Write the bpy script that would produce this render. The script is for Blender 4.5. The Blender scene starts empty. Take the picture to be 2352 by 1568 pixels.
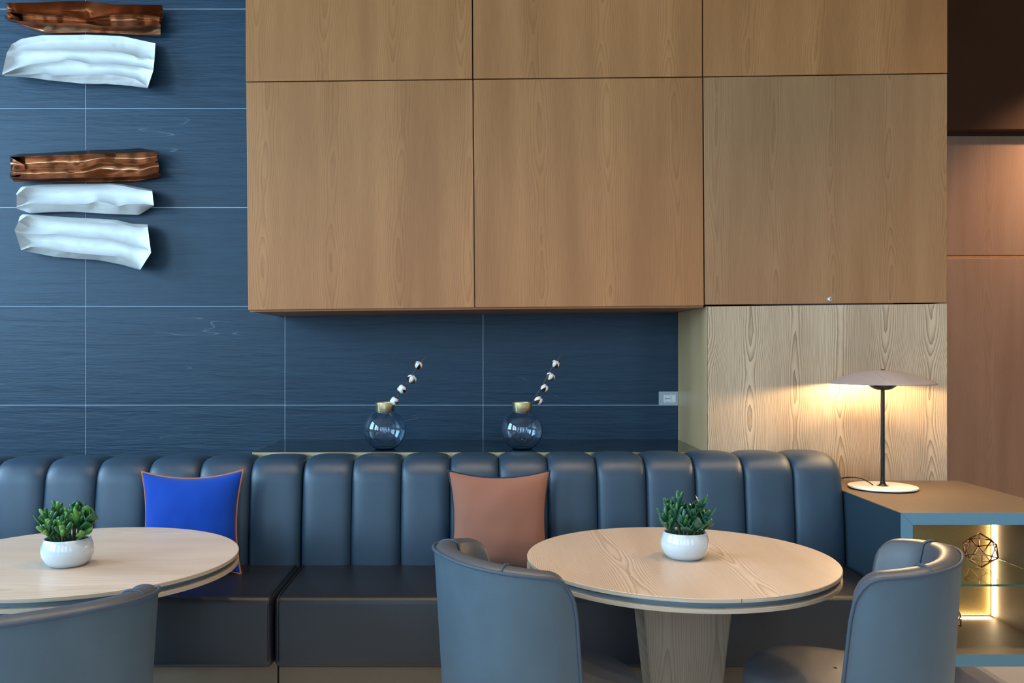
import bpy, bmesh, math, random
from mathutils import Vector, Matrix, noise as mnoise
R = math.radians
sc = bpy.context.scene
C = sc.collection
random.seed(7)

# ------------------------------------------------------------------ camera
F, VX, VY, EYE = 2070.0, 1099.0, 803.0, 1.43      # focal length and vanishing point in photo pixels, eye height
cam = bpy.data.cameras.new('camera'); camo = bpy.data.objects.new('camera', cam); C.objects.link(camo)
camo.location = (0, 0, EYE); camo.rotation_euler = (R(90), 0, 0)
cam.sensor_width = 36.0; cam.lens = F/2352*36
cam.shift_x = (1176-VX)/2352; cam.shift_y = (VY-784)/2352
cam.clip_start = 0.05
sc.camera = camo

# ------------------------------------------------------------------ world, exposure
sc.view_settings.view_transform = 'Standard'; sc.view_settings.look = 'None'
sc.view_settings.gamma = 1.0; sc.view_settings.use_curve_mapping = False
sc.view_settings.exposure = 0.0
w = bpy.data.worlds.new('daylight'); sc.world = w; w.use_nodes = True
w.node_tree.nodes['Background'].inputs[0].default_value = (0.55, 0.75, 1.0, 1)
w.node_tree.nodes['Background'].inputs[1].default_value = 0.6

# ------------------------------------------------------------------ lights: daylight in the window openings, ceiling downlights
DAY = (0.46, 0.74, 1.0)
WARM = (1.0, 0.74, 0.47)
def area(name, loc, rot, sx, sy, power, col, spread=180):
    l = bpy.data.lights.new(name, 'AREA'); l.shape = 'RECTANGLE'; l.size = sx; l.size_y = sy
    l.energy = power; l.color = col; l.spread = R(spread)
    o = bpy.data.objects.new(name, l); C.objects.link(o); o.location = loc; o.rotation_euler = rot
    return o
# left wall windows (x=-4.6) and front wall windows (y=-3.6, behind the camera)
LEFT_WIN = [(-2.6, -0.9), (-0.4, 1.3), (2.3, 4.3)]
FRONT_WIN = [(-3.9, -2.4), (-1.9, -0.4), (0.1, 1.6), (3.0, 4.3)]
WZ0, WZ1 = 1.25, 3.95
for a, b in LEFT_WIN:
    area('window_daylight', (-4.72, (a+b)/2, (WZ0+WZ1)/2), (0, R(-90), 0), WZ1-WZ0, b-a, 250, DAY)
for a, b in FRONT_WIN:
    area('window_daylight', ((a+b)/2, -3.72, (WZ0+WZ1)/2), (R(90), 0, 0), b-a, WZ1-WZ0, 62, DAY)
DOWN = [(-1.3, 2.5, 'above the left table'), (0.1, 2.6, 'between the two tables'), (1.2, 2.5, 'above the right table'), (2.6, 2.6, 'in front of the counter'), (3.2, 3.6, 'near the right wall'), (-0.6, 0.5, 'behind the left chair'), (1.6, 0.5, 'behind the right chairs')]
for x, y, _ in DOWN:
    l = bpy.data.lights.new('downlight_beam', 'SPOT'); l.energy = 125; l.color = WARM; l.spot_size = R(95); l.spot_blend = 0.8; l.shadow_soft_size = 0.06
    o = bpy.data.objects.new('downlight_beam', l); C.objects.link(o); o.location = (x, y, 4.26)
l = bpy.data.lights.new('corridor_beam', 'SPOT'); l.energy = 240; l.color = (1.0, 0.68, 0.42); l.spot_size = R(110); l.spot_blend = 0.8; l.shadow_soft_size = 0.05
o = bpy.data.objects.new('corridor_beam', l); C.objects.link(o); o.location = (4.3, 5.55, 3.6); o.rotation_euler = (R(14), 0, 0)

# ------------------------------------------------------------------ helpers
def px(x, y, d):
    """photo pixel at depth d -> world point"""
    return Vector(((x-VX)*d/F, d, EYE-(y-VY)*d/F))

def tag(o, label=None, cat=None, group=None, kind=None):
    if label: o['label'] = label
    if cat: o['category'] = cat
    if group: o['group'] = group
    if kind: o['kind'] = kind
    return o
def thing(name, label, cat, loc=(0, 0, 0), rotz=0, group=None):
    o = bpy.data.objects.new(name, None); C.objects.link(o)
    o.location = loc; o.rotation_euler = (0, 0, rotz); o.empty_display_size = .05
    return tag(o, label, cat, group)
def link(name, me, mat, parent=None, smooth=False, matrix=None):
    if mat is not None and not me.materials: me.materials.append(mat)
    if smooth:
        for p in me.polygons: p.use_smooth = True
    o = bpy.data.objects.new(name, me); C.objects.link(o)
    if parent is not None: o.parent = parent
    if matrix is not None: o.matrix_local = matrix
    return o
def root_of(p):
    v = Vector((0, 0, 0))
    while p is not None:
        v += p.location; p = p.parent
    return v
def obj(name, bm, mat, parent=None, smooth=False, world=False, auto=None):
    """one mesh object from a bmesh; world=True: vertices are in world space, parents unrotated"""
    if world and parent is not None:
        bmesh.ops.translate(bm, verts=bm.verts, vec=-root_of(parent))
    bmesh.ops.recalc_face_normals(bm, faces=bm.faces)
    me = bpy.data.meshes.new(name); bm.to_mesh(me); bm.free()
    o = link(name, me, mat, parent, smooth)
    if auto is not None:
        for p in me.polygons: p.use_smooth = True
        me.set_sharp_from_angle(angle=R(auto))
    return o
def bevel(bm, w, seg=2, ang=40):
    if w <= 0: return
    es = [e for e in bm.edges if len(e.link_faces) == 2 and e.calc_face_angle(0) > R(ang)]
    bmesh.ops.bevel(bm, geom=es, offset=w, segments=seg, affect='EDGES', profile=0.5, clamp_overlap=True)
def bbox(x0, x1, y0, y1, z0, z1, bev=0.0, seg=2, bm=None):
    b = bmesh.new()
    vs = [b.verts.new((x, y, z)) for x in (x0, x1) for y in (y0, y1) for z in (z0, z1)]
    for f in ((0,1,3,2), (4,6,7,5), (0,4,5,1), (2,3,7,6), (0,2,6,4), (1,5,7,3)): b.faces.new([vs[i] for i in f])
    bmesh.ops.recalc_face_normals(b, faces=b.faces)
    bevel(b, bev, seg)
    return merge(bm, b)
def prism(pts, y0, y1, bev=0.0, seg=2):
    """pts: (x,z) outline in the frontal plane, from depth y0 to y1"""
    b = bmesh.new()
    a = [b.verts.new((x, y0, z)) for x, z in pts]; c = [b.verts.new((x, y1, z)) for x, z in pts]
    b.faces.new(a); b.faces.new(c[::-1]); n = len(pts)
    for i in range(n): b.faces.new([a[i], c[i], c[(i+1) % n], a[(i+1) % n]])
    bmesh.ops.recalc_face_normals(b, faces=b.faces)
    bevel(b, bev, seg)
    return b
def merge(bm, b):
    if bm is None: return b
    me = bpy.data.meshes.new('tmp'); b.to_mesh(me); b.free(); bm.from_mesh(me); bpy.data.meshes.remove(me)
    return bm
def lathe(prof, n=48, bm=None, closed=False):
    b = bmesh.new(); rings = []
    for r, z in prof:
        if r < 1e-6: rings.append([b.verts.new((0, 0, z))])
        else: rings.append([b.verts.new((r*math.cos(2*math.pi*i/n), r*math.sin(2*math.pi*i/n), z)) for i in range(n)])
    prs = list(zip(rings[:-1], rings[1:]))
    if closed: prs.append((rings[-1], rings[0]))
    for p, q in prs:
        for i in range(n):
            j = (i+1) % n
            if len(p) == 1 and len(q) == 1: continue
            if len(p) == 1: b.faces.new([p[0], q[i], q[j]])
            elif len(q) == 1: b.faces.new([p[i], p[j], q[0]])
            else: b.faces.new([p[i], p[j], q[j], q[i]])
    bmesh.ops.recalc_face_normals(b, faces=b.faces)
    return merge(bm, b)
def tube(pts, rad, n=8, bm=None, closed=False):
    pts = [Vector(p) for p in pts]; m = len(pts); b = bmesh.new(); rings = []
    rr = rad if isinstance(rad, (list, tuple)) else [rad]*m
    up = None
    for i, p in enumerate(pts):
        if closed: t = (pts[(i+1) % m]-pts[i-1])
        else: t = pts[min(i+1, m-1)]-pts[max(i-1, 0)]
        t.normalize()
        if up is None:
            up = Vector((0, 0, 1)) if abs(t.z) < .9 else Vector((1, 0, 0))
        s = t.cross(up)
        if s.length < 1e-4: s = t.cross(Vector((.3, .9, .2)))
        s.normalize(); up = s.cross(t).normalized()
        rings.append([b.verts.new(p+rr[i]*(math.cos(a)*s+math.sin(a)*up)) for a in [2*math.pi*k/n for k in range(n)]])
    for i in range(m if closed else m-1):
        p, q = rings[i], rings[(i+1) % m]
        for k in range(n): b.faces.new([p[k], p[(k+1) % n], q[(k+1) % n], q[k]])
    if not closed:
        b.faces.new(rings[0][::-1]); b.faces.new(rings[-1])
    return merge(bm, b)
def grid(rows, closed_u=False, bm=None):
    b = bmesh.new(); vs = [[b.verts.new(p) for p in r] for r in rows]
    for i in range(len(vs)-1):
        n = len(vs[i])
        for k in range(n if closed_u else n-1):
            b.faces.new([vs[i][k], vs[i][(k+1) % n], vs[i+1][(k+1) % n], vs[i+1][k]])
    return merge(bm, b)
def copy_tree(o, parent=None):
    c = o.copy(); C.objects.link(c); c.parent = parent
    for ch in o.children: copy_tree(ch, c)
    return c
def resample(pts, n):
    P = [Vector((x, y)) for x, y in pts]; L = [0]
    for a, b in zip(P[:-1], P[1:]): L.append(L[-1]+(b-a).length)
    out = []
    for i in range(n):
        d = L[-1]*i/(n-1); k = 0
        while k < len(P)-2 and L[k+1] < d: k += 1
        t = (d-L[k])/max(L[k+1]-L[k], 1e-9); out.append(P[k].lerp(P[k+1], t))
    for _ in range(1):
        out = [out[0]]+[(out[i-1]+out[i]*2+out[i+1])/4 for i in range(1, n-1)]+[out[-1]]
    return out

# ------------------------------------------------------------------ materials
def mat(name):
    m = bpy.data.materials.new(name); m.use_nodes = True
    return m, m.node_tree.nodes, m.node_tree.links, m.node_tree.nodes['Principled BSDF']
def simple(name, col, rough=.5, metal=0, spec=.5, bump=0, bscale=200, coat=0, emit=None, estr=0, trans=0, ior=1.45, var=0, vscale=5):
    m, N, L, P = mat(name)
    P.inputs['Base Color'].default_value = (*col, 1); P.inputs['Roughness'].default_value = rough
    P.inputs['Metallic'].default_value = metal; P.inputs['Specular IOR Level'].default_value = spec
    P.inputs['Coat Weight'].default_value = coat; P.inputs['Transmission Weight'].default_value = trans; P.inputs['IOR'].default_value = ior
    if emit: P.inputs['Emission Color'].default_value = (*emit, 1); P.inputs['Emission Strength'].default_value = estr
    if bump or var:
        tc = N.new('ShaderNodeTexCoord')
    if bump:
        nz = N.new('ShaderNodeTexNoise'); nz.inputs['Scale'].default_value = bscale; nz.inputs['Detail'].default_value = 3
        L.new(tc.outputs['Object'], nz.inputs['Vector'])
        bp = N.new('ShaderNodeBump'); bp.inputs['Strength'].default_value = bump; bp.inputs['Distance'].default_value = .002
        L.new(nz.outputs['Fac'], bp.inputs['Height']); L.new(bp.outputs['Normal'], P.inputs['Normal'])
    if var:
        n2 = N.new('ShaderNodeTexNoise'); n2.inputs['Scale'].default_value = vscale; n2.inputs['Detail'].default_value = 4
        L.new(tc.outputs['Object'], n2.inputs['Vector'])
        mx = N.new('ShaderNodeMix'); mx.data_type = 'RGBA'
        mx.inputs[6].default_value = (*[c*(1-var) for c in col], 1); mx.inputs[7].default_value = (*[min(1, c*(1+var)) for c in col], 1)
        L.new(n2.outputs['Fac'], mx.inputs[0]); L.new(mx.outputs[2], P.inputs['Base Color'])
    return m
def wood(name, dark, mid, light, grain='Z', across='X', flitch=.26, lines=14, wander=9, cath=.5, fine=.35, rough=.42, off=0.0, seed=0.0, spec=.4, waver=1.5):
    """veneer: flitches of flat-sawn grain, contour lines u^2*k + noise(v)"""
    m, N, L, P = mat(name)
    tc = N.new('ShaderNodeTexCoord'); sp = N.new('ShaderNodeSeparateXYZ'); L.new(tc.outputs['Object'], sp.inputs[0])
    def M(op, a, b=None, c=None):
        n = N.new('ShaderNodeMath'); n.operation = op
        for i, v in enumerate((a, b, c)):
            if v is None: continue
            if isinstance(v, (int, float)): n.inputs[i].default_value = v
            else: L.new(v, n.inputs[i])
        return n.outputs[0]
    def noise(x, y, z, detail=2, scale=1.0):
        cb = N.new('ShaderNodeCombineXYZ')
        for i, v in enumerate((x, y, z)):
            if isinstance(v, (int, float)): cb.inputs[i].default_value = v
            else: L.new(v, cb.inputs[i])
        n = N.new('ShaderNodeTexNoise'); n.inputs['Scale'].default_value = scale; n.inputs['Detail'].default_value = detail
        L.new(cb.outputs[0], n.inputs['Vector']); return n.outputs['Fac']
    u, v = sp.outputs[across], sp.outputs[grain]
    us = M('ADD', M('DIVIDE', u, flitch), off+20.0)
    cell = M('FLOOR', us); uu = M('MULTIPLY', M('SUBTRACT', M('FRACT', us), .5), 2.0)      # -1..1 within a flitch
    uu = M('ADD', uu, M('MULTIPLY', M('SUBTRACT', noise(M('MULTIPLY', v, 1.3), 3.3, seed, 1), .5), .5))
    n1 = noise(M('MULTIPLY', v, 1.6), M('MULTIPLY', cell, 0.15), seed+1.7, 1)
    n2 = noise(M('MULTIPLY', u, 14), M('MULTIPLY', v, 2.5), seed, 2)
    n3 = noise(M('MULTIPLY', u, 60), M('MULTIPLY', v, 22), seed+5, 2)
    a = M('ABSOLUTE', uu)
    f = M('MULTIPLY', M('POWER', a, 1.6), lines)
    f = M('ADD', f, M('MULTIPLY', n1, wander)); f = M('ADD', f, M('MULTIPLY', n2, waver)); f = M('ADD', f, M('MULTIPLY', n3, .35))
    ring = M('FRACT', f)                                              # saw tooth: pale early wood to a dark late-wood line
    ring = M('POWER', ring, 2.2)
    fn = noise(M('MULTIPLY', u, 520), M('MULTIPLY', v, 9), seed+2, 2)
    fn = M('MULTIPLY', M('SUBTRACT', fn, .5), fine*2.2)
    fac = M('ADD', M('MULTIPLY', ring, cath), fn)
    tone = noise(M('MULTIPLY', u, 7), M('MULTIPLY', v, .55), seed+8, 2)
    tone = M('MULTIPLY', M('SUBTRACT', tone, .34), 2.6)
    m1 = N.new('ShaderNodeMix'); m1.data_type = 'RGBA'; m1.clamp_factor = True
    m1.inputs[6].default_value = (*mid, 1); m1.inputs[7].default_value = (*light, 1); L.new(tone, m1.inputs[0])
    m2 = N.new('ShaderNodeMix'); m2.data_type = 'RGBA'; m2.clamp_factor = True
    L.new(m1.outputs[2], m2.inputs[6]); m2.inputs[7].default_value = (*dark, 1); L.new(fac, m2.inputs[0])
    L.new(m2.outputs[2], P.inputs['Base Color'])
    P.inputs['Roughness'].default_value = rough; P.inputs['Specular IOR Level'].default_value = spec
    bp = N.new('ShaderNodeBump'); bp.inputs['Strength'].default_value = .12; bp.inputs['Distance'].default_value = .001; bp.invert = True
    L.new(fac, bp.inputs['Height']); L.new(bp.outputs['Normal'], P.inputs['Normal'])
    return m
def slate(name):
    m, N, L, P = mat(name)
    tc = N.new('ShaderNodeTexCoord')
    def mapped(scale, rot=0):
        mp = N.new('ShaderNodeMapping'); mp.inputs['Scale'].default_value = scale; mp.inputs['Rotation'].default_value = (0, rot, 0)
        L.new(tc.outputs['Object'], mp.inputs['Vector']); return mp.outputs[0]
    def nz(vec, s, d=4, dist=0):
        n = N.new('ShaderNodeTexNoise'); n.inputs['Scale'].default_value = s; n.inputs['Detail'].default_value = d; n.inputs['Distortion'].default_value = dist
        L.new(vec, n.inputs['Vector']); return n.outputs['Fac']
    def M(op, a, b=None):
        n = N.new('ShaderNodeMath'); n.operation = op
        for i, v in enumerate((a, b)):
            if v is None: continue
            if isinstance(v, (int, float)): n.inputs[i].default_value = v
            else: L.new(v, n.inputs[i])
        return n.outputs[0]
    v1 = mapped((2.2, 1, 26), R(5)); v2 = mapped((9, 1, 90), R(7)); v3 = mapped((.8, 1, 8), R(9)); v4 = mapped((1.2, 1, 1.2))
    a, b = nz(v1, 1, 6, .6), nz(v2, 1, 4, .4)
    vein = nz(v3, 1.1, 1.5, .1); mask = nz(v4, 1.7, 2)
    line = M('LESS_THAN', M('ABSOLUTE', M('SUBTRACT', vein, .5)), .0016)
    line = M('MULTIPLY', line, M('GREATER_THAN', mask, .59))
    h = M('ADD', M('MULTIPLY', a, 1.0), M('MULTIPLY', b, .5)); h = M('ADD', h, M('MULTIPLY', line, .12))
    cr = N.new('ShaderNodeMix'); cr.data_type = 'RGBA'
    cr.inputs[6].default_value = (.003, .021, .045, 1); cr.inputs[7].default_value = (.009, .043, .080, 1)
    L.new(M('MULTIPLY', M('SUBTRACT', h, .35), 1.1), cr.inputs[0]); cr.clamp_factor = True
    c2 = N.new('ShaderNodeMix'); c2.data_type = 'RGBA'; c2.inputs[7].default_value = (.16, .21, .27, 1)
    L.new(cr.outputs[2], c2.inputs[6]); L.new(M('MULTIPLY', line, .4), c2.inputs[0])
    L.new(c2.outputs[2], P.inputs['Base Color'])
    P.inputs['Roughness'].default_value = .48; P.inputs['Specular IOR Level'].default_value = .45
    bp = N.new('ShaderNodeBump'); bp.inputs['Strength'].default_value = .55; bp.inputs['Distance'].default_value = .006
    L.new(h, bp.inputs['Height']); L.new(bp.outputs['Normal'], P.inputs['Normal'])
    return m
def leather(name, col, rough=.42, grain=700, spec=.5, bump=.25):
    m, N, L, P = mat(name)
    tc = N.new('ShaderNodeTexCoord')
    vo = N.new('ShaderNodeTexVoronoi'); vo.inputs['Scale'].default_value = grain; L.new(tc.outputs['Object'], vo.inputs['Vector'])
    n2 = N.new('ShaderNodeTexNoise'); n2.inputs['Scale'].default_value = 9; n2.inputs['Detail'].default_value = 5; L.new(tc.outputs['Object'], n2.inputs['Vector'])
    mx = N.new('ShaderNodeMix'); mx.data_type = 'RGBA'
    mx.inputs[6].default_value = (*[c*.82 for c in col], 1); mx.inputs[7].default_value = (*[c*1.18 for c in col], 1)
    L.new(n2.outputs['Fac'], mx.inputs[0]); L.new(mx.outputs[2], P.inputs['Base Color'])
    bp = N.new('ShaderNodeBump'); bp.inputs['Strength'].default_value = bump; bp.inputs['Distance'].default_value = .0008
    L.new(vo.outputs['Distance'], bp.inputs['Height']); L.new(bp.outputs['Normal'], P.inputs['Normal'])
    P.inputs['Roughness'].default_value = rough; P.inputs['Specular IOR Level'].default_value = spec
    return m
def cloth(name, col):
    m, N, L, P = mat(name)
    tc = N.new('ShaderNodeTexCoord'); hs = []
    for d in ('X', 'Z'):
        wv = N.new('ShaderNodeTexWave'); wv.bands_direction = d; wv.inputs['Scale'].default_value = 190; wv.inputs['Distortion'].default_value = .8
        L.new(tc.outputs['Object'], wv.inputs['Vector']); hs.append(wv.outputs['Fac'])
    ad = N.new('ShaderNodeMath'); ad.operation = 'ADD'; L.new(hs[0], ad.inputs[0]); L.new(hs[1], ad.inputs[1])
    bp = N.new('ShaderNodeBump'); bp.inputs['Strength'].default_value = .3; bp.inputs['Distance'].default_value = .0006
    L.new(ad.outputs[0], bp.inputs['Height']); L.new(bp.outputs['Normal'], P.inputs['Normal'])
    P.inputs['Base Color'].default_value = (*col, 1); P.inputs['Roughness'].default_value = .85
    P.inputs['Sheen Weight'].default_value = .12; P.inputs['Specular IOR Level'].default_value = .2
    return m

OAK_D, OAK_M, OAK_L = (.165, .059, .016), (.325, .130, .038), (.44, .192, .062)
oak = [wood('oak_veneer', OAK_D, OAK_M, OAK_L, flitch=.325, lines=20, wander=10, cath=.42, fine=.36, off=.3*i, seed=3.1*i) for i in range(6)]
oak[5] = wood('oak_veneer_reflection_tint', (.145, .064, .022), (.30, .143, .054), (.385, .200, .086), flitch=.275, lines=20, wander=12, cath=.45, fine=.34, off=.4, seed=15.5)  # blue reflection on this door put into its veneer colour
oak_plain = wood('oak_plain', OAK_D, OAK_M, OAK_L, flitch=.5, cath=.2, fine=.35, across='Y')
oak_under = wood('oak_underside', OAK_D, OAK_M, OAK_L, grain='X', across='Y', flitch=.4, cath=.3)
pale_oak = wood('pale_oak_veneer', (.11, .062, .030), (.47, .345, .225), (.60, .46, .31), flitch=.215, lines=12, wander=24, cath=.72, fine=.30, seed=1.3, off=.15, waver=2.2, rough=.5)
pale_oak_side = wood('pale_oak_side', (.22, .13, .06), (.46, .305, .15), (.54, .37, .20), across='Y', flitch=.5, cath=.25, fine=.3)
corridor_oak = wood('corridor_oak', (.13, .068, .040), (.26, .145, .092), (.33, .195, .128), flitch=.42, lines=16, cath=.25, fine=.25, seed=9, rough=.3)
table_y = wood('ash_top', (.25, .165, .11), (.52, .405, .31), (.60, .48, .38), grain='Y', across='X', flitch=.36, lines=26, wander=7, cath=.66, fine=.26, seed=4.4, rough=.36, off=.1, waver=.9)
table_x = wood('ash_top_crosswise', (.28, .19, .13), (.54, .42, .32), (.62, .50, .40), grain='X', across='Y', flitch=.8, lines=26, wander=5, cath=.35, fine=.3, seed=2.4, rough=.36, waver=.9)
table_edge = wood('ash_edge', (.2, .14, .09), (.40, .32, .24), (.5, .41, .31), grain='X', across='Z', flitch=.05, lines=4, cath=.4, rough=.45)
table_ped = wood('ash_pedestal', (.09, .06, .038), (.20, .15, .105), (.27, .21, .15), flitch=.16, lines=9, wander=9, cath=.5, fine=.3, seed=6, rough=.45)
slate_m = slate('blue_slate')
grout = simple('pale_grout', (.40, .51, .60), .8)
bench_m = leather('bench_leather', (.021, .047, .080), .38, 900, spec=.55)
seat_m = leather('bench_seat_leather', (.009, .011, .016), .37, 900, spec=.5)
chair_m = leather('chair_leather', (.048, .079, .104), .50, 420, bump=.35)
chair_in = leather('chair_inner_leather', (.062, .070, .084), .42, 420, bump=.3)
pipe_m = leather('chair_piping', (.035, .055, .085), .6, 900)
brass = simple('polished_brass', (.95, .78, .44), .28, 1)
copper = simple('copper_sheet', (.37, .185, .10), .25, 1, var=.3, vscale=5)
porcelain = simple('white_porcelain', (.67, .665, .645), .5, bump=.35, bscale=28, var=.06, vscale=12)
glaze = simple('white_glaze', (.58, .64, .68), .10, coat=.6)
soil_m = simple('soil', (.02, .015, .012), .95, bump=1, bscale=150)
leaf_m = simple('leaf_green', (.022, .105, .030), .32, coat=.2, var=.4, vscale=30)
leaf_l = simple('leaf_light_green', (.13, .30, .06), .35, coat=.2, var=.35, vscale=30)
leaf_t = simple('leaf_teal', (.02, .095, .055), .3, coat=.25, var=.4, vscale=30)
stem_m = simple('green_stem', (.10, .17, .05), .5)
def glass(name, col, rough=0.0):
    m, N, L, P = mat(name); N.remove(P)
    g = N.new('ShaderNodeBsdfGlass'); g.inputs['Color'].default_value = (*col, 1); g.inputs['IOR'].default_value = 1.5; g.inputs['Roughness'].default_value = rough
    L.new(g.outputs[0], N['Material Output'].inputs[0]); return m
vase_glass = glass('clear_glass', (.93, .97, 1.0))
shelf_glass = glass('green_edge_glass', (.93, .985, .96))
ledge_glass = simple('dark_blue_glass', (.006, .016, .026), .06, spec=.5)
edge_green = simple('green_glass_edge', (.012, .11, .075), .15)
twig_m = simple('brown_twig', (.09, .055, .05), .7)
husk_m = simple('dry_husk', (.10, .055, .03), .7, bump=.4, bscale=200)
cotton_m = simple('cotton', (.86, .85, .83), .95, bump=.6, bscale=160)
blue_cloth = cloth('blue_cloth', (.001, .045, .33)); brown_cloth = cloth('terracotta_cloth', (.27, .115, .075))
pipe_navy = simple('navy_piping', (.008, .012, .03), .6); pipe_rust = simple('rust_piping', (.42, .13, .06), .6)
laminate = simple('bronze_laminate', (.165, .118, .075), .55, spec=.3, bump=.1, bscale=600, var=.08, vscale=20)
lam_side = simple('laminate_reflection_tint', (.018, .040, .058), .5, bump=.1, bscale=600)  # same laminate, blue window reflection on the outer side put into its colour
lam_edge = simple('edging_daylight_tint', (.10, .22, .30), .45, bump=.25, bscale=500, var=.1, vscale=300)  # same laminate, blue daylight on the front edges painted into the colour
gold_back = simple('brushed_gold_panel', (.40, .28, .11), .38, .35, bump=.3, bscale=400, var=.2, vscale=120)
led_m = simple('led_strip', (1, .9, .7), .5, emit=(1.0, .76, .44), estr=22)
steel_band = simple('grey_metal_band', (.16, .22, .27), .4, .4)
black_m = simple('black_metal', (.012, .012, .013), .35, .3)
lamp_white = simple('lamp_base_white', (.82, .78, .72), .45)
shade_top = wood('grey_wood_shade', (.16, .13, .13), (.30, .255, .25), (.37, .32, .31), grain='Y', across='X', flitch=.14, lines=9, cath=.35, fine=.25, rough=.5)
shade_in = simple('shade_white_inside', (.85, .83, .80), .5)
plate_m = simple('grey_plastic_plate', (.42, .42, .44), .4); sock_m = simple('white_plastic', (.75, .75, .75), .35); hole_m = simple('socket_hole', (.01, .01, .01), .6)
chrome = simple('chrome', (.75, .76, .78), .3, 1)
rose_wire = simple('rose_gold_wire', (.62, .34, .20), .28, 1)
floor_m = simple('pale_stone_floor', (.78, .74, .70), .25, var=.08, vscale=3)
ceil_m = simple('taupe_ceiling', (.26, .22, .19), .8)
wall_m = simple('warm_plaster', (.42, .36, .30), .8)
dark_brown = simple('dark_brown_panel', (.060, .022, .008), .6, spec=.2, var=.2, vscale=4)
carcass = simple('dark_carcass', (.03, .018, .010), .7)
frame_m = simple('window_frame', (.06, .06, .065), .5)

# ------------------------------------------------------------------ depths
WALL, FRONT = 4.927, 4.296          # tile wall and wood front
DESKY0 = 3.447
S = WALL/F
XR = 2.235

# ------------------------------------------------------------------ setting
def struct(name, bm, m, **k):
    return tag(obj(name, bm, m, **k), kind='structure')
struct('floor', bbox(-4.9, 5.4, -3.9, 6.6, -.1, 0), floor_m)
struct('ceiling', bbox(-4.9, 5.4, -3.9, 6.6, 4.3, 4.4), ceil_m)
struct('wall_right', bbox(5.3, 5.4, -3.9, 6.6, 0, 4.3), wall_m)
def wall_with_windows(name, bays, along, pos, lo, hi):
    bm = None
    def seg(a, b, z0, z1):
        nonlocal bm
        if along == 'y': bm = bbox(pos-.1, pos, a, b, z0, z1, bm=bm)
        else: bm = bbox(a, b, pos-.1, pos, z0, z1, bm=bm)
    last = lo
    for a, b in bays:
        seg(last, a, 0, 4.3); seg(a, b, 0, WZ0); seg(a, b, WZ1, 4.3); last = b
    seg(last, hi, 0, 4.3)
    return struct(name, bm, wall_m)
wall_with_windows('wall_left', LEFT_WIN, 'y', -4.6, -3.6, 5.1)
wall_with_windows('wall_front', FRONT_WIN, 'x', -3.6, -4.6, 5.3)
def window(n, a, b, along, pos):
    root = bpy.data.objects.new('window_%d' % n, None); C.objects.link(root); root['kind'] = 'structure'
    def bar(s0, s1, z0, z1, nm):
        if along == 'y': bb = bbox(pos-.07, pos-.01, s0, s1, z0, z1, .004)
        else: bb = bbox(s0, s1, pos-.07, pos-.01, z0, z1, .004)
        obj(nm, bb, frame_m, root)
    t = .06
    bar(a, a+t, WZ0, WZ1, 'jamb'); bar(b-t, b, WZ0, WZ1, 'jamb'); bar(a+t, b-t, WZ0, WZ0+t, 'rail'); bar(a+t, b-t, WZ1-t, WZ1, 'rail')
    mid = (a+b)/2; bar(mid-.025, mid+.025, WZ0+t, WZ1-t, 'mullion')
    for z in (2.1, 3.0): bar(a+t, mid-.025, z-.02, z+.02, 'transom'); bar(mid+.025, b-t, z-.02, z+.02, 'transom')
k = 1
for a, b in LEFT_WIN: window(k, a, b, 'y', -4.6); k += 1
for a, b in FRONT_WIN: window(k, a, b, 'x', -3.6); k += 1

# tile wall: grout bed plus every slate tile
wb = struct('wall_back', bbox(-4.7, XR-.02, WALL-.0026, WALL+.12, 0, 4.3), grout)
colx = [-4.6, (-259.5-1099)*S-0.0, (197-1099)*S, (654.5-1099)*S, (1109.5-1099)*S, (1566-1099)*S]
rowz = [0.0]+[EYE-(y-VY)*S for y in (1384, 1157, 930, 703.3, 476.7, 249.3, 21.3, -206)]+[4.3]
colx[1] = (197-457.5-1099)*S; colx.insert(1, (197-915-1099)*S) if (197-915-1099)*S > -4.6 else None
g = .0015
for i in range(len(colx)-1):
    for j in range(len(rowz)-1):
        x0, x1, z0, z1 = colx[i]+g, colx[i+1]-g, rowz[j]+g, rowz[j+1]-g
        if z1-z0 < .02: continue
        obj('tile', bbox(x0, x1, WALL-.004, WALL+.010, z0, z1, .0012, 1), slate_m, wb)

# corridor wall on the right, set back: oak panels below a dark brown upper panel
CW = 6.3
ws = struct('wall_corridor', bbox(2.0, 5.3, CW+.02, CW+.12, 0, 4.3), carcass)
def cz(y, d=CW): return EYE-(y-VY)*d/F
obj('panel', bbox(2.3, 5.29, CW, CW+.03, .02, cz(592), .003), corridor_oak, ws)
obj('panel', bbox(2.3, 5.29, CW, CW+.03, cz(586), cz(312), .003), corridor_oak, ws)
obj('shadow_rail', bbox(2.3, 5.29, CW+.004, CW+.03, cz(591.5), cz(586.5)), oak_under, ws)
struct('trim_1', bbox(2.3, 5.29, CW-.09, CW+.02, cz(297, CW-.09), 4.3, .004), dark_brown)

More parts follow.
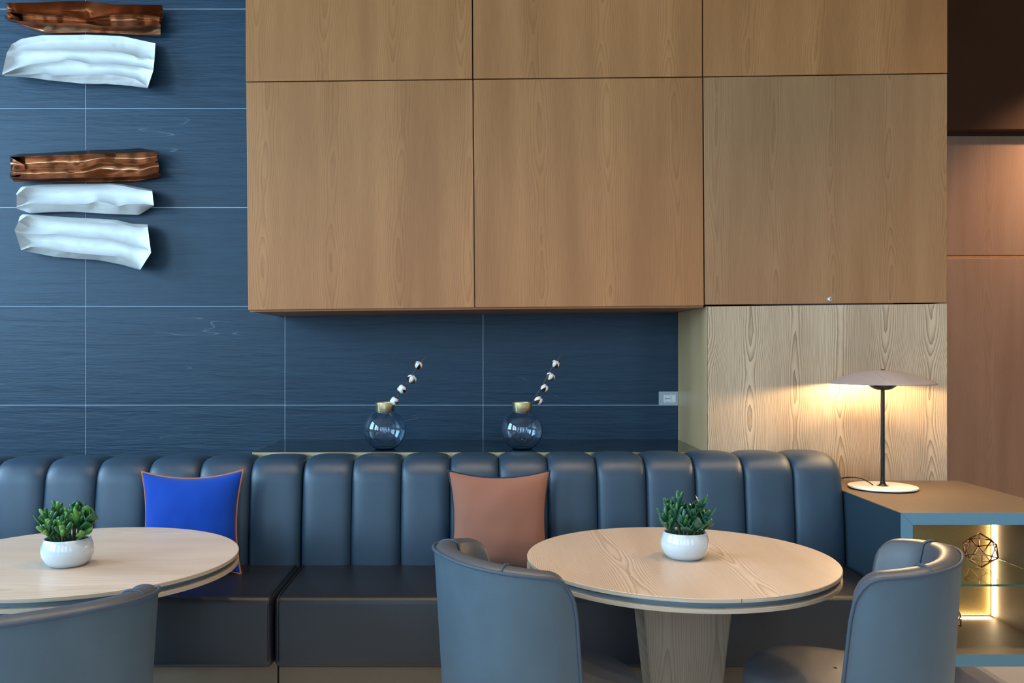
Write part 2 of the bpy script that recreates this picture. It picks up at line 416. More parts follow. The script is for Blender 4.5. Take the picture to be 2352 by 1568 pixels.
# ------------------------------------------------------------------ oak cabinets: six units hung in two rows of three
def fx(x, y, d=FRONT):
    p = px(x, y, d); return (p.x, p.z)
GX = 1.6
def door_quad(tl, tr, br, bl):
    return [fx(*tl), fx(*tr), fx(*br), fx(*bl)]
units = [  # name, outline of the door in photo pixels (tl, tr, br, bl)
    ('upper oak cabinet over the blue slate, cut by the top edge', (563, -300), (1082.5, -303), (1084.6, 180.8), (565, 187)),
    ('middle upper oak cabinet, cut by the top edge', (1085.5, -303), (1612.2, -308), (1612.8, 175.4), (1087.4, 180.6)),
    ('upper oak cabinet next to the dark brown panel, cut by the top edge', (1615.2, -308), (2176, -315), (2176, 167.2), (1615.6, 175.2)),
    ('large square oak cabinet hanging beside the blue slate tiles', (565.5, 189.4), (1085, 183.2), (1089, 706), (570, 711.5)),
    ('large square oak cabinet hanging above the glass vases', (1088, 183), (1613, 177.8), (1616.5, 701.5), (1092, 706)),
    ('oak cabinet with a round lock above the lamp, greyed by a painted-in reflection', (1616, 177.6), (2175.5, 169.8), (2175, 694.5), (1619.5, 699.5)),
]
for i, (lab, tl, tr, br, bl) in enumerate(units):
    q = door_quad(tl, tr, br, bl)
    cx = (q[0][0]+q[2][0])/2
    t = thing('oak_cabinet', lab, 'cabinet', (cx, WALL, q[3][1]), group='oak cabinets on the wall')
    low = .0075 if i in (3, 4) else 0
    e = .004
    gl, gr = (.003 if i in (0, 3) else -.0028), (.003 if i in (2, 5) else -.0028)
    body = [(q[0][0]+gl, q[0][1]+.0015), (q[1][0]-gr, q[1][1]+.0015), (q[2][0]-gr, q[2][1]-low-(.0015 if i < 3 else 0)), (q[3][0]+gl, q[3][1]-low-(.0015 if i < 3 else 0))]
    if i in (3, 4):
        q2 = body
        bm = prism(q2, FRONT+.024, WALL-.006)
        obj('body', bm, oak_under, t, world=True)
        obj('back_strip', prism([(q2[3][0], q2[3][1]-.0005), (q2[2][0], q2[2][1]-.0005), (q2[2][0], q2[2][1]+.01), (q2[3][0], q2[3][1]+.01)], FRONT+.0235, FRONT+.03), oak_plain, t, world=True)
    else:
        obj('body', prism(body, FRONT+.024, WALL-.006), carcass, t, world=True)
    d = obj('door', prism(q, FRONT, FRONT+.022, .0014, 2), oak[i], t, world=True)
    if i == 5:
        lc = px(1906, 687, FRONT)
        bm = lathe([(0, .006), (.009, .006), (.0118, .004), (.0122, 0), (.0122, -.01)], 32)
        bmesh.ops.rotate(bm, verts=bm.verts, matrix=Matrix.Rotation(R(90), 3, 'X'))
        bmesh.ops.translate(bm, verts=bm.verts, vec=lc)
        lk = obj('lock', bm, chrome, d, world=True, smooth=True); lk['label'] = 'round chrome cylinder lock'
        obj('keyhole', bbox(lc.x-.0012, lc.x+.0012, lc.y-.0075, lc.y-.004, lc.z-.005, lc.z+.005), hole_m, d, world=True)

# pale oak tall unit under the right cabinet, with the niche side panel
XN = (1624-VX)*FRONT/F
t = thing('pale_oak_unit', 'pale oak panelled unit with bold grain behind the table lamp', 'cabinet', (1.65, WALL, 0))
tl, tr = fx(1626.2, 703.5), fx(2175.5, 697.5)
obj('front_panel', prism([tl, tr, (XR, 0.02), (tl[0], 0.02)], FRONT, FRONT+.02, .0012, 1), pale_oak, t, world=True)
obj('side_panel', prism([(XN, tl[1]+.002), (XN+.0025, tl[1]+.002), (XN+.0025, .02), (XN, .02)], FRONT+.002, WALL-.006), pale_oak_side, t, world=True)
obj('body', prism([(XN+.0027, tl[1]-.006), (XR-.003, tr[1]-.006), (XR-.003, .02), (XN+.0027, .02)], FRONT+.0215, WALL-.006), carcass, t, world=True)
for a, b in ((1730, 2053),):
    p, q = fx(a, 699.5), fx(b, 697.5)
    obj('finger_slot', bbox(p[0], q[0], FRONT+.004, FRONT+.02, min(p[1], q[1])-.001, max(p[1], q[1])+.004), hole_m, t, world=True)

# ledge in the niche: dark glass top, brass edging
LZ = EYE-.4896
lx0 = (579-VX)*FRONT/F
t = thing('niche_ledge', 'long ledge with dark glass top and brass edge behind the bench', 'shelf', ((lx0+XN)/2, FRONT+.3, 0))
obj('body', bbox(lx0+.012, XN-.004, FRONT+.012, WALL-.006, .02, LZ-.012, .002), brass, t, world=True)
obj('glass_top', bbox(lx0+.003, XN-.002, FRONT+.003, WALL-.006, LZ-.011, LZ, .001, 1), ledge_glass, t, world=True)
obj('brass_edge', bbox(lx0, XN-.002, FRONT-.001, FRONT+.0025, LZ-.03, LZ+.0004, .0006, 1), brass, t, world=True)
obj('brass_edge', bbox(lx0, lx0+.0025, FRONT+.003, WALL-.006, LZ-.03, LZ+.0004, .0006, 1), brass, t, world=True)

# power outlet on the slate
a, b = px(1512.5, 898.5, WALL), px(1556.6, 931, WALL)
cxo = (a.x+b.x)/2; czo = (a.z+b.z)/2
t = thing('power_outlet', 'grey wall socket plate on the slate beside the oak side panel', 'socket', (cxo, WALL-.004, b.z))
obj('plate', bbox(a.x, b.x, WALL-.013, WALL-.0045, b.z, a.z, .002), plate_m, t, world=True)
p0, p1 = px(1523.5, 906, WALL), px(1551, 923.5, WALL); pm = px(1542, 914.5, WALL).x
so = obj('socket', bbox(p0.x, pm-.0005, WALL-.015, WALL-.012, p1.z, p0.z, .001), sock_m, t, world=True)
obj('switch', bbox(pm+.0005, p1.x, WALL-.0155, WALL-.012, p1.z, p0.z, .001), sock_m, t, world=True)
sx, sz = (p0.x+pm)/2, (p0.z+p1.z)/2
bm = lathe([(.0175, .0006), (.0178, .0012), (.0186, .0012), (.0188, 0)], 28); bmesh.ops.rotate(bm, verts=bm.verts, matrix=Matrix.Rotation(R(90), 3, 'X')); bmesh.ops.translate(bm, verts=bm.verts, vec=(sx, WALL-.0152, sz))
obj('rim', bm, plate_m, so, world=True)
for dx in (-.0095, 0, .0095):
    obj('hole', bbox(sx+dx-.0024, sx+dx+.0024, WALL-.0156, WALL-.0145, sz-.0024, sz+.0024, .0008, 1), hole_m, so, world=True)

# ------------------------------------------------------------------ wall art: crumpled copper and porcelain folds
def art(name, label, cat, group, mt, rows, y0, trough, crumple, seed, lip, M=72, K=9):
    """rows: fold lines (points in a 3.92x zoom of the photograph, depth from the wall)"""
    rs = [(resample([(x/3.92, y0+y/3.92) for x, y in pts], M), d) for pts, d in rows]
    G = []
    for r in range(len(rs)-1):
        (A, da), (B, db) = rs[r], rs[r+1]
        for k in range(K if r < len(rs)-2 else K+1):
            s = k/K; row = []
            for i in range(M):
                P = A[i].lerp(B[i], s); e = min(i, M-1-i)/(M-1)
                end = min(1.0, (e/lip)) if lip > 0 else 1.0
                end = end*(2-end)
                tr = trough[r]*(math.sin(math.pi*s)**.55)*end
                d = da+(db-da)*s-tr
                fq = .45 if crumple > .006 else 1.0
                nv = mnoise.noise(Vector((P.x*.03*fq+seed, P.y*.10*fq, seed)))*crumple*1.0 + mnoise.noise(Vector((P.x*.11*fq+seed, P.y*.2*fq, seed*2)))*crumple*.5*fq
                if crumple > .006:      # sharp dents of sheet metal
                    nv += -abs(mnoise.noise(Vector((P.x*.028+P.y*.03, seed*3, P.y*.02))))*crumple*1.3+crumple*.4
                d = max(.012, d+nv*(0.4+.6*math.sin(math.pi*s)))
                if crumple <= .006: d += .0022*mnoise.noise(Vector((i*.9, r*3.1, seed)))*(abs(s-.5)*2)**6
                row.append(px(P.x, P.y, WALL-d*1.15))
            G.append(row)
    b = bmesh.new(); vs = [[b.verts.new(p) for p in row] for row in G]
    n, m = len(vs), M
    for i in range(n-1):
        for k in range(m-1): b.faces.new([vs[i][k], vs[i][k+1], vs[i+1][k+1], vs[i+1][k]])
    loop = vs[0][:]+[vs[i][m-1] for i in range(1, n)]+vs[n-1][-2::-1]+[vs[i][0] for i in range(n-2, 0, -1)]
    cen = sum((v.co for v in loop), Vector())/len(loop)
    prev = loop
    for f, yy in ((.04, .04), (.5, .3), (1.0, 1.0)):
        ring = []
        for v in loop:
            c = v.co; dx, dz = cen.x-c.x, cen.z-c.z; q = Vector((c.x+max(-1, min(1, dx/.05))*.045*f, c.y+(WALL-.0045-c.y)*yy, c.z+max(-1, min(1, dz/.03))*.032*f)); ring.append(b.verts.new(q))
        for k in range(len(loop)):
            j = (k+1) % len(loop); b.faces.new([prev[k], prev[j], ring[j], ring[k]])
        prev = ring
    o = obj(name, b, mt, auto=50)
    return tag(o, label, cat, group)
GR = 'folded relief pieces on the slate wall'
art('copper_wall_art', 'shiny crumpled copper wall relief at the top left corner', 'wall art', GR, copper, [
    ([(50,28),(350,22),(580,10),(780,10),(1050,42),(1180,42),(1440,45),(1465,52)], .10),
    ([(70,110),(430,140),(560,135),(640,150),(760,175),(900,145),(1050,133),(1250,130),(1400,145),(1465,165)], .11),
    ([(40,168),(300,205),(520,208),(780,212),(900,235),(1050,240),(1300,232),(1420,205),(1445,215)], .12),
    ([(60,180),(200,225),(400,295),(800,290),(1200,310),(1445,322)], .05)], 0, (.075, .075, .02), .0062, 1.0, .0)
art('porcelain_wall_art', 'largest white porcelain relief with four folds under the top copper piece', 'wall art', GR, porcelain, [
    ([(105,400),(190,350),(370,318),(700,315),(780,312),(900,318),(1100,325),(1250,358),(1400,390)], .05),
    ([(60,478),(210,455),(430,455),(540,450),(700,455),(900,455),(1100,475),(1200,500),(1250,525),(1330,520),(1390,545)], .085),
    ([(18,672),(150,615),(270,580),(500,555),(590,535),(700,550),(800,575),(1000,570),(1150,590),(1270,605),(1380,635)], .105),
    ([(50,680),(270,670),(380,660),(470,680),(620,675),(800,675),(950,670),(1100,685),(1220,710),(1330,786)], .115),
    ([(40,685),(280,700),(450,725),(620,740),(760,755),(950,755),(1150,770),(1325,793)], .06)], 0, (.035, .045, .055, 0), .005, 2.0, .10)
art('copper_wall_art', 'dull brown copper wall relief between the white pieces', 'wall art', GR, copper, [
    ([(80,152),(170,130),(400,122),(620,108),(850,95),(1100,90),(1260,78),(1430,106)], .06),
    ([(90,158),(500,140),(640,140),(800,130),(1000,127),(1250,118),(1430,114)], .11),
    ([(100,275),(400,265),(720,265),(800,245),(900,205),(1080,215),(1200,220),(1250,230),(1420,190)], .10),
    ([(85,335),(300,355),(600,345),(820,340),(1000,340),(1300,330),(1420,295),(1442,310)], .115),
    ([(130,380),(500,380),(900,385),(1250,375),(1450,330)], .05)], 320, (0, .07, .06, .02), .0065, 5.0, .0)
art('porcelain_wall_art', 'narrow white porcelain relief with one trough below the brown copper', 'wall art', GR, porcelain, [
    ([(145,490),(190,425),(350,408),(500,405),(700,400),(850,400),(1000,395),(1100,402),(1250,430),(1370,455)], .05),
    ([(150,500),(230,432),(500,430),(800,425),(1000,407),(1100,417),(1250,450),(1370,467)], .10),
    ([(150,610),(280,575),(420,580),(600,585),(790,580),(870,555),(950,570),(1060,605),(1130,585),(1300,580),(1385,595)], .12),
    ([(150,622),(270,665),(450,655),(650,650),(800,660),(1000,672),(1250,680),(1385,600)], .04)], 320, (0, .065, 0), .005, 3.0, .10)
art('porcelain_wall_art', 'lowest white porcelain relief with two troughs, sagging to the right', 'wall art', GR, porcelain, [
    ([(175,700),(200,672),(400,685),(600,700),(900,715),(1050,725),(1200,760),(1330,765)], .045),
    ([(165,740),(240,685),(400,715),(600,730),(900,750),(1100,765),(1250,795),(1330,790)], .095),
    ([(130,815),(220,845),(360,858),(500,850),(700,875),(900,890),(1000,910),(1150,950),(1300,985),(1360,1020)], .105),
    ([(190,998),(280,965),(400,975),(580,1010),(750,1030),(900,1040),(1050,1055),(1150,1100),(1220,1135),(1265,1170)], .12),
    ([(195,1002),(330,1025),(480,1055),(700,1075),(900,1090),(1100,1130),(1265,1177)], .05)], 320, (0, .055, .055, 0), .005, 4.0, .10)

# ------------------------------------------------------------------ channel-back bench in two modules
SEATZ, SEATB, SEATF = .49, .218, 3.42
XS = -.7805
BL = .030
def bench(label, x0, x1, n, tops, end_right=False):
    t = thing('banquette_bench', label, 'bench', ((x0+x1)/2, 3.7, 0), group='channel-back bench modules')
    bm = bbox(x0, x1, SEATF, 4.12, SEATB, SEATZ, .028, 5)
    # soft crown on the seat top
    obj('seat', bm, seat_m, t, world=True, auto=35)
    for s, x in ((1, x0+.014), (-1, x1-.014)):
        pts = [(x, 3.93, SEATZ+.0005), (x, SEATF+.05, SEATZ+.0005), (x, SEATF+.012, SEATZ-.006), (x, SEATF+.001, SEATZ-.028), (x, SEATF-.0005, SEATZ-.08), (x, SEATF-.0005, SEATB+.03)]
        obj('seam', tube(pts, .0032, 6), seat_m, t, world=True, smooth=True)
    obj('plinth', bbox(x0, x1, SEATF+.09, 4.1, 0, SEATB, .003), laminate, t, world=True)
    wch = (x1-x0)/n
    for i in range(n):
        xa = x0+i*wch; top = tops(xa+wch/2)
        path = [(3.960, SEATZ-.03), (3.962, .56), (3.968, .64), (3.977, .72), (3.988, .79)]
        r = .085; cy, czz = 3.995+r, top-BL-r
        path.append((3.994, czz))
        for k in range(1, 8):
            a = math.pi/2*k/7; path.append((cy-r*math.cos(a), czz+r*math.sin(a)))
        path += [(4.14, top-BL-.001), (4.22, top-BL-.006), (4.275, top-BL-.017)]
        nrm = []
        for k in range(len(path)):
            p, q = path[max(k-1, 0)], path[min(k+1, len(path)-1)]
            dy, dz = q[0]-p[0], q[1]-p[1]; l = math.hypot(dy, dz); nrm.append((-dz/l, dy/l))
        rows = []
        us = [-1, -.985, -.95, -.88, -.78, -.62, -.42, -.2, 0, .2, .42, .62, .78, .88, .95, .985, 1]
        for u in us:
            bl = BL*(1-abs(u)**4.2)**.6; row = []
            side = .0 if abs(u) < 1 else 0
            for k, (y, z) in enumerate(path):
                row.append((xa+wch/2+u*(wch/2-.0006), y+nrm[k][0]*bl, z+nrm[k][1]*bl))
            row.append((row[-1][0], 4.285, SEATZ-.03))
            rows.append(row)
        if end_right and i == n-1:      # rounded end of the bench: the last channel turns to the side
            for u, row in zip(us, rows):
                if u > .2:
                    f = (u-.2)/.8
                    for k, (x, y, z) in enumerate(row):
                        zz = z-.03*f**3 if z > .8 else z
                        row[k] = (x, y+.0*f, zz)
        bm = grid(rows)
        a, c = [v for v in bm.verts][:len(rows[0])], [v for v in bm.verts][-len(rows[0]):]
        bm.faces.new(a); bm.faces.new(c[::-1])
        obj('back_channel', bm, bench_m, t, world=True, auto=60)
    return t
def tops(x):
    p = VX+x*F/4.08
    return EYE-((1051-(p-50)*.0078)-VY)*4.08/F
bench('left bench module in blue leather behind the blue cushion', XS-.2275*9-.003, XS-.003, 9, tops)
bench('long right bench module in blue leather reaching the bronze counter', XS+.003, 1.610, 11, tops, True)

# ------------------------------------------------------------------ cushions
def cushion(label, cx, cy, size, mt, pipe, tilt, roll, group):
    t = thing('cushion', label, 'cushion', (cx, cy, SEATZ), group=group)
    H = size/2; n = 28; T = .078
    def shape(u, v):
        k = .12
        return (H*u*(1-k*(1-v*v)*(abs(u)**3)), H*v*(1-k*1.25*(1-u*u)*(abs(v)**3)))
    def pt(u, v, s):
        x, z = shape(u, v)
        d = T*max(0, (1-abs(u)**2.4)*(1-abs(v)**2.4))**.55
        d *= 1+.10*mnoise.noise(Vector((u*2.2+cx*5, v*2.2, s)))
        edge = max(abs(u), abs(v)); wr = .004*mnoise.noise(Vector((u*9, v*9, 3+cx)))*min(1, 3*(1-edge))
        return Vector((x, s*d+wr, z))
    mrot = Matrix.Rotation(roll, 3, 'Y') @ Matrix.Rotation(0, 3, 'X')
    mt3 = Matrix.Rotation(-tilt, 3, 'X') @ Matrix.Rotation(roll, 3, 'Y')
    off = Vector((0, 0, H*math.cos(tilt)*.985))
    b = bmesh.new(); uv = [math.sin(math.pi/2*(-1+2*i/n)) for i in range(n+1)]
    for s in (-1, 1):
        vs = [[b.verts.new(mt3 @ pt(u, v, s)+off) for u in uv] for v in uv]
        for i in range(n):
            for j in range(n): b.faces.new([vs[i][j], vs[i][j+1], vs[i+1][j+1], vs[i+1][j]])
    bmesh.ops.remove_doubles(b, verts=b.verts, dist=.0004)
    obj('cover', b, mt, t, smooth=True)
    ring = [(u, -1) for u in uv[:-1]]+[(1, v) for v in uv[:-1]]+[(-u, 1) for u in uv[:-1]]+[(-1, -v) for v in uv[:-1]]
    pts = [mt3 @ (Vector((shape(u, v)[0], 0, shape(u, v)[1]))*1.006)+off for u, v in ring]
    obj('piping', tube(pts, .0042, 8, closed=True), pipe, t, smooth=True)
    return t
cushion('bright blue square cushion with rust piping', (441.5-VX)*3.83/F, 3.815, .430, blue_cloth, pipe_rust, R(9), R(-1.0), 'cushions on the bench')
cushion('terracotta square cushion with navy piping', (1146.5-VX)*3.83/F, 3.815, .432, brown_cloth, pipe_navy, R(9), R(0), 'cushions on the bench')

# ------------------------------------------------------------------ round tables
def table(label, x, y, mtop):
    t = thing('round_table', label, 'table', (x, y, 0), group='round tables')
    r = .506; z = .74
    bm = lathe([(0, z), (r-.0015, z), (r, z-.0015), (r, z-.0115), (r-.001, z-.0125), (0, z-.0125)], 128)
    tp = obj('tabletop', bm, mtop, t, auto=30); tp.data.materials.append(table_edge)
    for p in tp.data.polygons:
        if abs(p.normal.z) < .5: p.material_index = 1
    bm = lathe([(r-.022, z-.0127), (r-.022, z-.029)], 128); obj('metal_band', bm, steel_band, t, smooth=True)
    bm = lathe([(0, z-.0292), (r-.001, z-.0292), (r, z-.030), (r, z-.041), (r-.0015, z-.0425), (0, z-.0425)], 128)
    obj('under_top', bm, table_edge, t, auto=30)
    # tapered pedestal
    def sec(zz):
        f = (z-.0425-zz)/.7; hw = .152-.075*f; hd = .104-.03*f; return hw, hd
    b = bmesh.new(); lv = []
    for zz in (z-.0425, .03):
        hw, hd = sec(zz); lv.append([b.verts.new((sx*hw-.005, sy*hd-.045, zz)) for sx, sy in ((-1,-1),(1,-1),(1,1),(-1,1))])
    for i in range(4): b.faces.new([lv[0][i], lv[0][(i+1) % 4], lv[1][(i+1) % 4], lv[1][i]])
    b.faces.new(lv[0]); b.faces.new(lv[1][::-1]); bmesh.ops.recalc_face_normals(b, faces=b.faces); bevel(b, .007, 3)
    obj('pedestal', b, table_ped, t, auto=30)
    bm = lathe([(0, .03), (.29, .03), (.30, .025), (.30, .004), (.295, 0), (0, 0)], 64); obj('base', bm, steel_band, t, auto=30)
    return t
TY = 3.003
table('round ash table with the white-potted succulent beside the right chairs', .669, TY, table_y)
table('round ash table cut by the left picture edge', -1.322, TY, table_x)

# the seam in the rim of the right table edge
tt = [o for o in C.objects if o.name == 'round_table'][0]
a = R(-83); obj('rim_joint', bbox(.506*math.cos(a)-.0005, .506*math.cos(a)+.0005, .506*math.sin(a)-.0008, .506*math.sin(a)+.004, .7278, .7392), hole_m, tt)

# ------------------------------------------------------------------ tub chairs
def chair(label, x, y, face, group='tub chairs at the round tables'):
    t = thing('tub_chair', label, 'chair', (x, y, 0), face, group)
    ns = 72; z0 = .33; wide, deep, ext = .285, .290, .035
    def plan(s, off, zf=1.0):
        """s -1..1 along the U from one wing tip round the rear to the other; off inward offset; zf 0 bottom..1 rim"""
        A = R(77); cut = .88
        fl = -.030*(1-zf)
        w_, d_ = wide-off+fl, deep-off+fl
        if abs(s) <= cut:
            a = s/cut*A; n = 2.45
            cx = -d_*abs(math.cos(a))**(2/n); cy = w_*math.copysign(abs(math.sin(a))**(2/n), a)
            return Vector((cx, cy, 0))
        f = (abs(s)-cut)/(1-cut); e = ext+.05*(1-zf)
        n = 2.45
        return Vector((-d_*abs(math.cos(A))**(2/n)+e*f, math.copysign(w_*math.sin(A)**(2/n), s), 0))
    def rim(s):
        a = abs(s); z = .853-.030*a**2.2
        if a > .80:
            q = min(1, (a-.80)/.20); z -= .085*(1-math.sqrt(max(0, 1-q*q)))
        return z
    ss = [-1+2*i/ns for i in range(ns+1)]
    for k in (1, 2, 3):           # tighter sampling at the tips
        ss += [1-.028*(1-k/4.), -1+.028*(1-k/4.)]
    ss = sorted(set(ss))
    def tipf(s):
        q = max(0, (abs(s)-.93)/.07); return math.sqrt(max(.0, 1-q*q))
    # outer shell
    rows = []
    for s in ss:
        zr = rim(s)-.010; row = []
        for k in range(13):
            f = k/12; z = z0+(zr-z0)*f; zf = (z-z0)/(.85-z0); row.append(plan(s, 0, zf)+Vector((0, 0, z)))
        rows.append(row)
    bm = grid(rows)
    obj('back_shell', bm, chair_m, t, auto=60)
    # inner padding with rounded rim
    TH = .062
    rows = []
    for s in ss:
        zr = rim(s); th = .004+(TH-.004)*tipf(s); row = []
        zf = (zr-z0)/(.85-z0)
        row.append(plan(s, .002, zf)+Vector((0, 0, zr-.011)))
        for k in range(1, 10):
            a = math.pi*k/10; o = .004+(th-.004)*(1-math.cos(a))/2; row.append(plan(s, o, zf)+Vector((0, 0, zr-.012+.016*math.sin(a))))
        for k in range(1, 11):
            f = k/10; z = zr-.012-(zr-.012-.40)*f; zz = (z-z0)/(.85-z0)
            row.append(plan(s, th+.018*math.sin(math.pi*min(1, f*1.1))**1*tipf(s), zz)+Vector((0, 0, z)))
        rows.append(row)
    bm = grid(rows); obj('back_pad', bm, chair_in, t, auto=70)
    pad_rows = dict(zip(ss, rows))
    # piping along the rim and down both wing edges
    pts = [plan(s, -.001, (rim(s)-z0)/(.85-z0))+Vector((0, 0, rim(s)-.008)) for s in ss]
    lo = []; hi = []
    for k in range(1, 14):
        z = rim(1)-.008-(rim(1)-.008-z0)*k/13; zf = (z-z0)/(.85-z0)
        lo.append(plan(-1, -.001, zf)+Vector((.0015, 0, z))); hi.append(plan(1, -.001, zf)+Vector((.0015, 0, z)))
    obj('piping', tube(lo[::-1]+pts+hi, .0052, 8), pipe_m, t, smooth=True)
    # raised seams across the padding
    for s0 in (-.47, .47):
        s = min(ss, key=lambda q: abs(q-s0)); row = pad_rows[s]; cpt = Vector((-.05, 0, 0))
        pts = []
        for i, p in enumerate(row[:16]):
            pts.append(p+Vector((0, 0, .0015 if i < 11 else 0))+Vector((-p.x*.01, -p.y*.01, 0)))
        obj('seam', tube(pts, .0042, 6), pipe_m, t, smooth=True)
    # seat
    rows = []
    for r_, z in ((.80, .345), (.97, .352), (1.0, .37), (1.0, .435), (.985, .455), (.94, .468), (.8, .474), (.5, .478), (.02, .480)):
        row = []
        for i in range(56):
            a = 2*math.pi*i/56; n = 2.6; c, s_ = math.cos(a), math.sin(a)
            row.append(Vector((.045+.262*r_*math.copysign(abs(c)**(2/n), c), .232*r_*math.copysign(abs(s_)**(2/n), s_), z)))
        rows.append(row)
    bm = grid(rows, True); obj('seat', bm, chair_in, t, smooth=True)
    bm = bbox(-.20, .22, -.19, .19, .315, .348, .01); obj('seat_frame', bm, black_m, t)
    for sx, sy in ((-1, -1), (-1, 1), (1, -1), (1, 1)):
        bm = tube([(sx*.17+.01, sy*.16, .33), (sx*.225+.01, sy*.205, 0)], [.017, .010], 12); obj('leg', bm, black_m, t, smooth=False, auto=40)
    return t
chair('blue leather tub chair in front of the terracotta cushion', .17, 2.67, R(27))
chair('blue leather tub chair in front of the bronze counter', 1.105, 2.67, R(150))
chair('dark leather tub chair at the left table, cut by the picture corner', -1.096, 2.205, R(130))

# ------------------------------------------------------------------ potted succulents
def finger_mesh():
    prof = [(0, 0), (.30, .02), (.42, .15), (.5, .4), (.52, .7), (.46, .88), (.28, .975), (0, 1.0)]
    bm = lathe([(r, z) for r, z in prof], 8); me = bpy.data.meshes.new('finger_leaf'); bm.to_mesh(me); bm.free()
    for p in me.polygons: p.use_smooth = True
    return me
def jade_mesh():
    rows = []
    for i in range(9):
        z = i/8; wv = .52*math.sin(math.pi*min(1, z**.72))**.72 if 0 < i < 8 else .02
        if i == 0: wv = .07
        th = .10*math.sin(math.pi*(.12+.8*z))
        rows.append([Vector((wv*math.cos(a), th*math.sin(a)+.18*(z-.2)**2, z)) for a in [2*math.pi*k/10 for k in range(10)]])
    bm = grid(rows, True); bm.faces.new([v for v in bm.verts][:10][::-1]); bm.faces.new([v for v in bm.verts][-10:])
    bmesh.ops.recalc_face_normals(bm, faces=bm.faces)
    me = bpy.data.meshes.new('jade_leaf'); bm.to_mesh(me); bm.free()
    for p in me.polygons: p.use_smooth = True
    return me
FM = {}; JM = {}
for nm, mt_ in (('d', leaf_m), ('l', leaf_l), ('t', leaf_t)):
    FM[nm] = finger_mesh(); FM[nm].materials.append(mt_); JM[nm] = jade_mesh(); JM[nm].materials.append(mt_)
def orient(p, d, up=Vector((0, 0, 1)), roll=0):
    d = d.normalized(); q = d.to_track_quat('Z', 'Y'); m = Matrix.Translation(p) @ q.to_matrix().to_4x4() @ Matrix.Rotation(roll, 4, 'Z'); return m
def plant(label, x, y, z, stems, seed, tones):
    rng = random.Random(seed)
    t = thing('potted_succulent', label, 'potted plant', (x, y, z), group='succulents in white bowls')
    prof = [(0, 0), (.050, 0), (.058, .003), (.070, .016), (.0785, .034), (.0800, .048), (.0775, .064), (.0725, .079), (.0695, .0865), (.0680, .0875), (.0662, .0865), (.068, .078), (.070, .070), (0, .070)]
    obj('pot', lathe(prof, 72), glaze, t, smooth=True)
    rows = [(0, .079)]
    bm = lathe([(.0688, .0775), (.05, .080), (.025, .081), (0, .0815)], 40)
    for v in bm.verts: v.co.z += .004*mnoise.noise(v.co*90)
    obj('soil', bm, soil_m, t, smooth=True)
    for kind, (bx, by), (tx, ty, tz), nleaf, ln in stems:
        a, b = Vector((bx, by, .078)), Vector((tx, ty, tz))
        mid = a.lerp(b, .5)+Vector((0, 0, .006))+Vector((rng.uniform(-.004, .004), rng.uniform(-.004, .004), 0))
        st = obj('stem', tube([a, mid, b], [.0042, .0036, .0028], 7), stem_m, t, smooth=True)
        dirn = (b-mid).normalized()
        for i in range(nleaf):
            f = .35+.65*(i+1)/nleaf; p = a.lerp(mid, f*2) if f < .5 else mid.lerp(b, f*2-1)
            ang = i*2.4+rng.random()*.5
            if kind == 'f':
                side = Vector((math.cos(ang), math.sin(ang), 0)); el = .30+.75*f*rng.uniform(.7, 1.1)
                d = side*math.cos(el)+Vector((0, 0, 1))*math.sin(el)+dirn*.5
                L_ = ln*rng.uniform(.75, 1.15); tone = rng.choice(tones)
                m = orient(p, d) @ Matrix.Diagonal((.0125*rng.uniform(.85, 1.1), .0120, L_*1.08, 1))
                link('leaf', FM[tone], None, t, matrix=m)
            else:
                pair = i//2; ang = pair*1.57+(i % 2)*math.pi+seed+rng.uniform(-.2, .2)
                side = Vector((math.cos(ang), math.sin(ang), 0)); el = .15+1.0*f*rng.uniform(.5, 1.0)
                d = side*math.cos(el)+Vector((0, 0, 1))*math.sin(el)+dirn*.3
                L_ = ln*rng.uniform(.75, 1.15); tone = rng.choice(tones)
                q = d.normalized(); xax = Vector((0, 0, 1)).cross(q)
                xax = xax.normalized() if xax.length > .05 else Vector((1, 0, 0))
                yax = q.cross(xax)
                m = Matrix.Translation(p) @ Matrix((xax, yax, q)).transposed().to_4x4() @ Matrix.Diagonal((L_*1.0, L_*.9, L_*1.15, 1))
                link('leaf', JM[tone], None, t, matrix=m)
    return t
stems_r = [('f', (-.030, -.015), (-.070, -.020, .130), 10, .046), ('f', (-.035, .010), (-.052, .010, .158), 10, .044), ('f', (-.020, -.020), (-.038, -.030, .145), 10, .044),
           ('f', (-.015, .010), (-.022, .005, .172), 12, .046), ('f', (-.045, -.01), (-.068, -.035, .105), 8, .040), ('f', (-.01, -.03), (-.018, -.050, .125), 9, .040), ('f', (-.03, .03), (-.045, .035, .150), 8, .042),
           ('j', (.020, -.010), (.018, -.030, .145), 10, .034), ('j', (.035, .005), (.055, .000, .175), 10, .036), ('j', (.040, -.010), (.074, -.015, .140), 10, .034),
           ('j', (.02, -.03), (.030, -.052, .105), 8, .034), ('j', (.045, -.01), (.070, -.040, .110), 8, .030), ('j', (.0, .02), (.010, .020, .150), 8, .032), ('j', (.02, .03), (.045, .040, .155), 8, .032), ('j', (.0, -.035), (-.004, -.055, .098), 6, .034)]
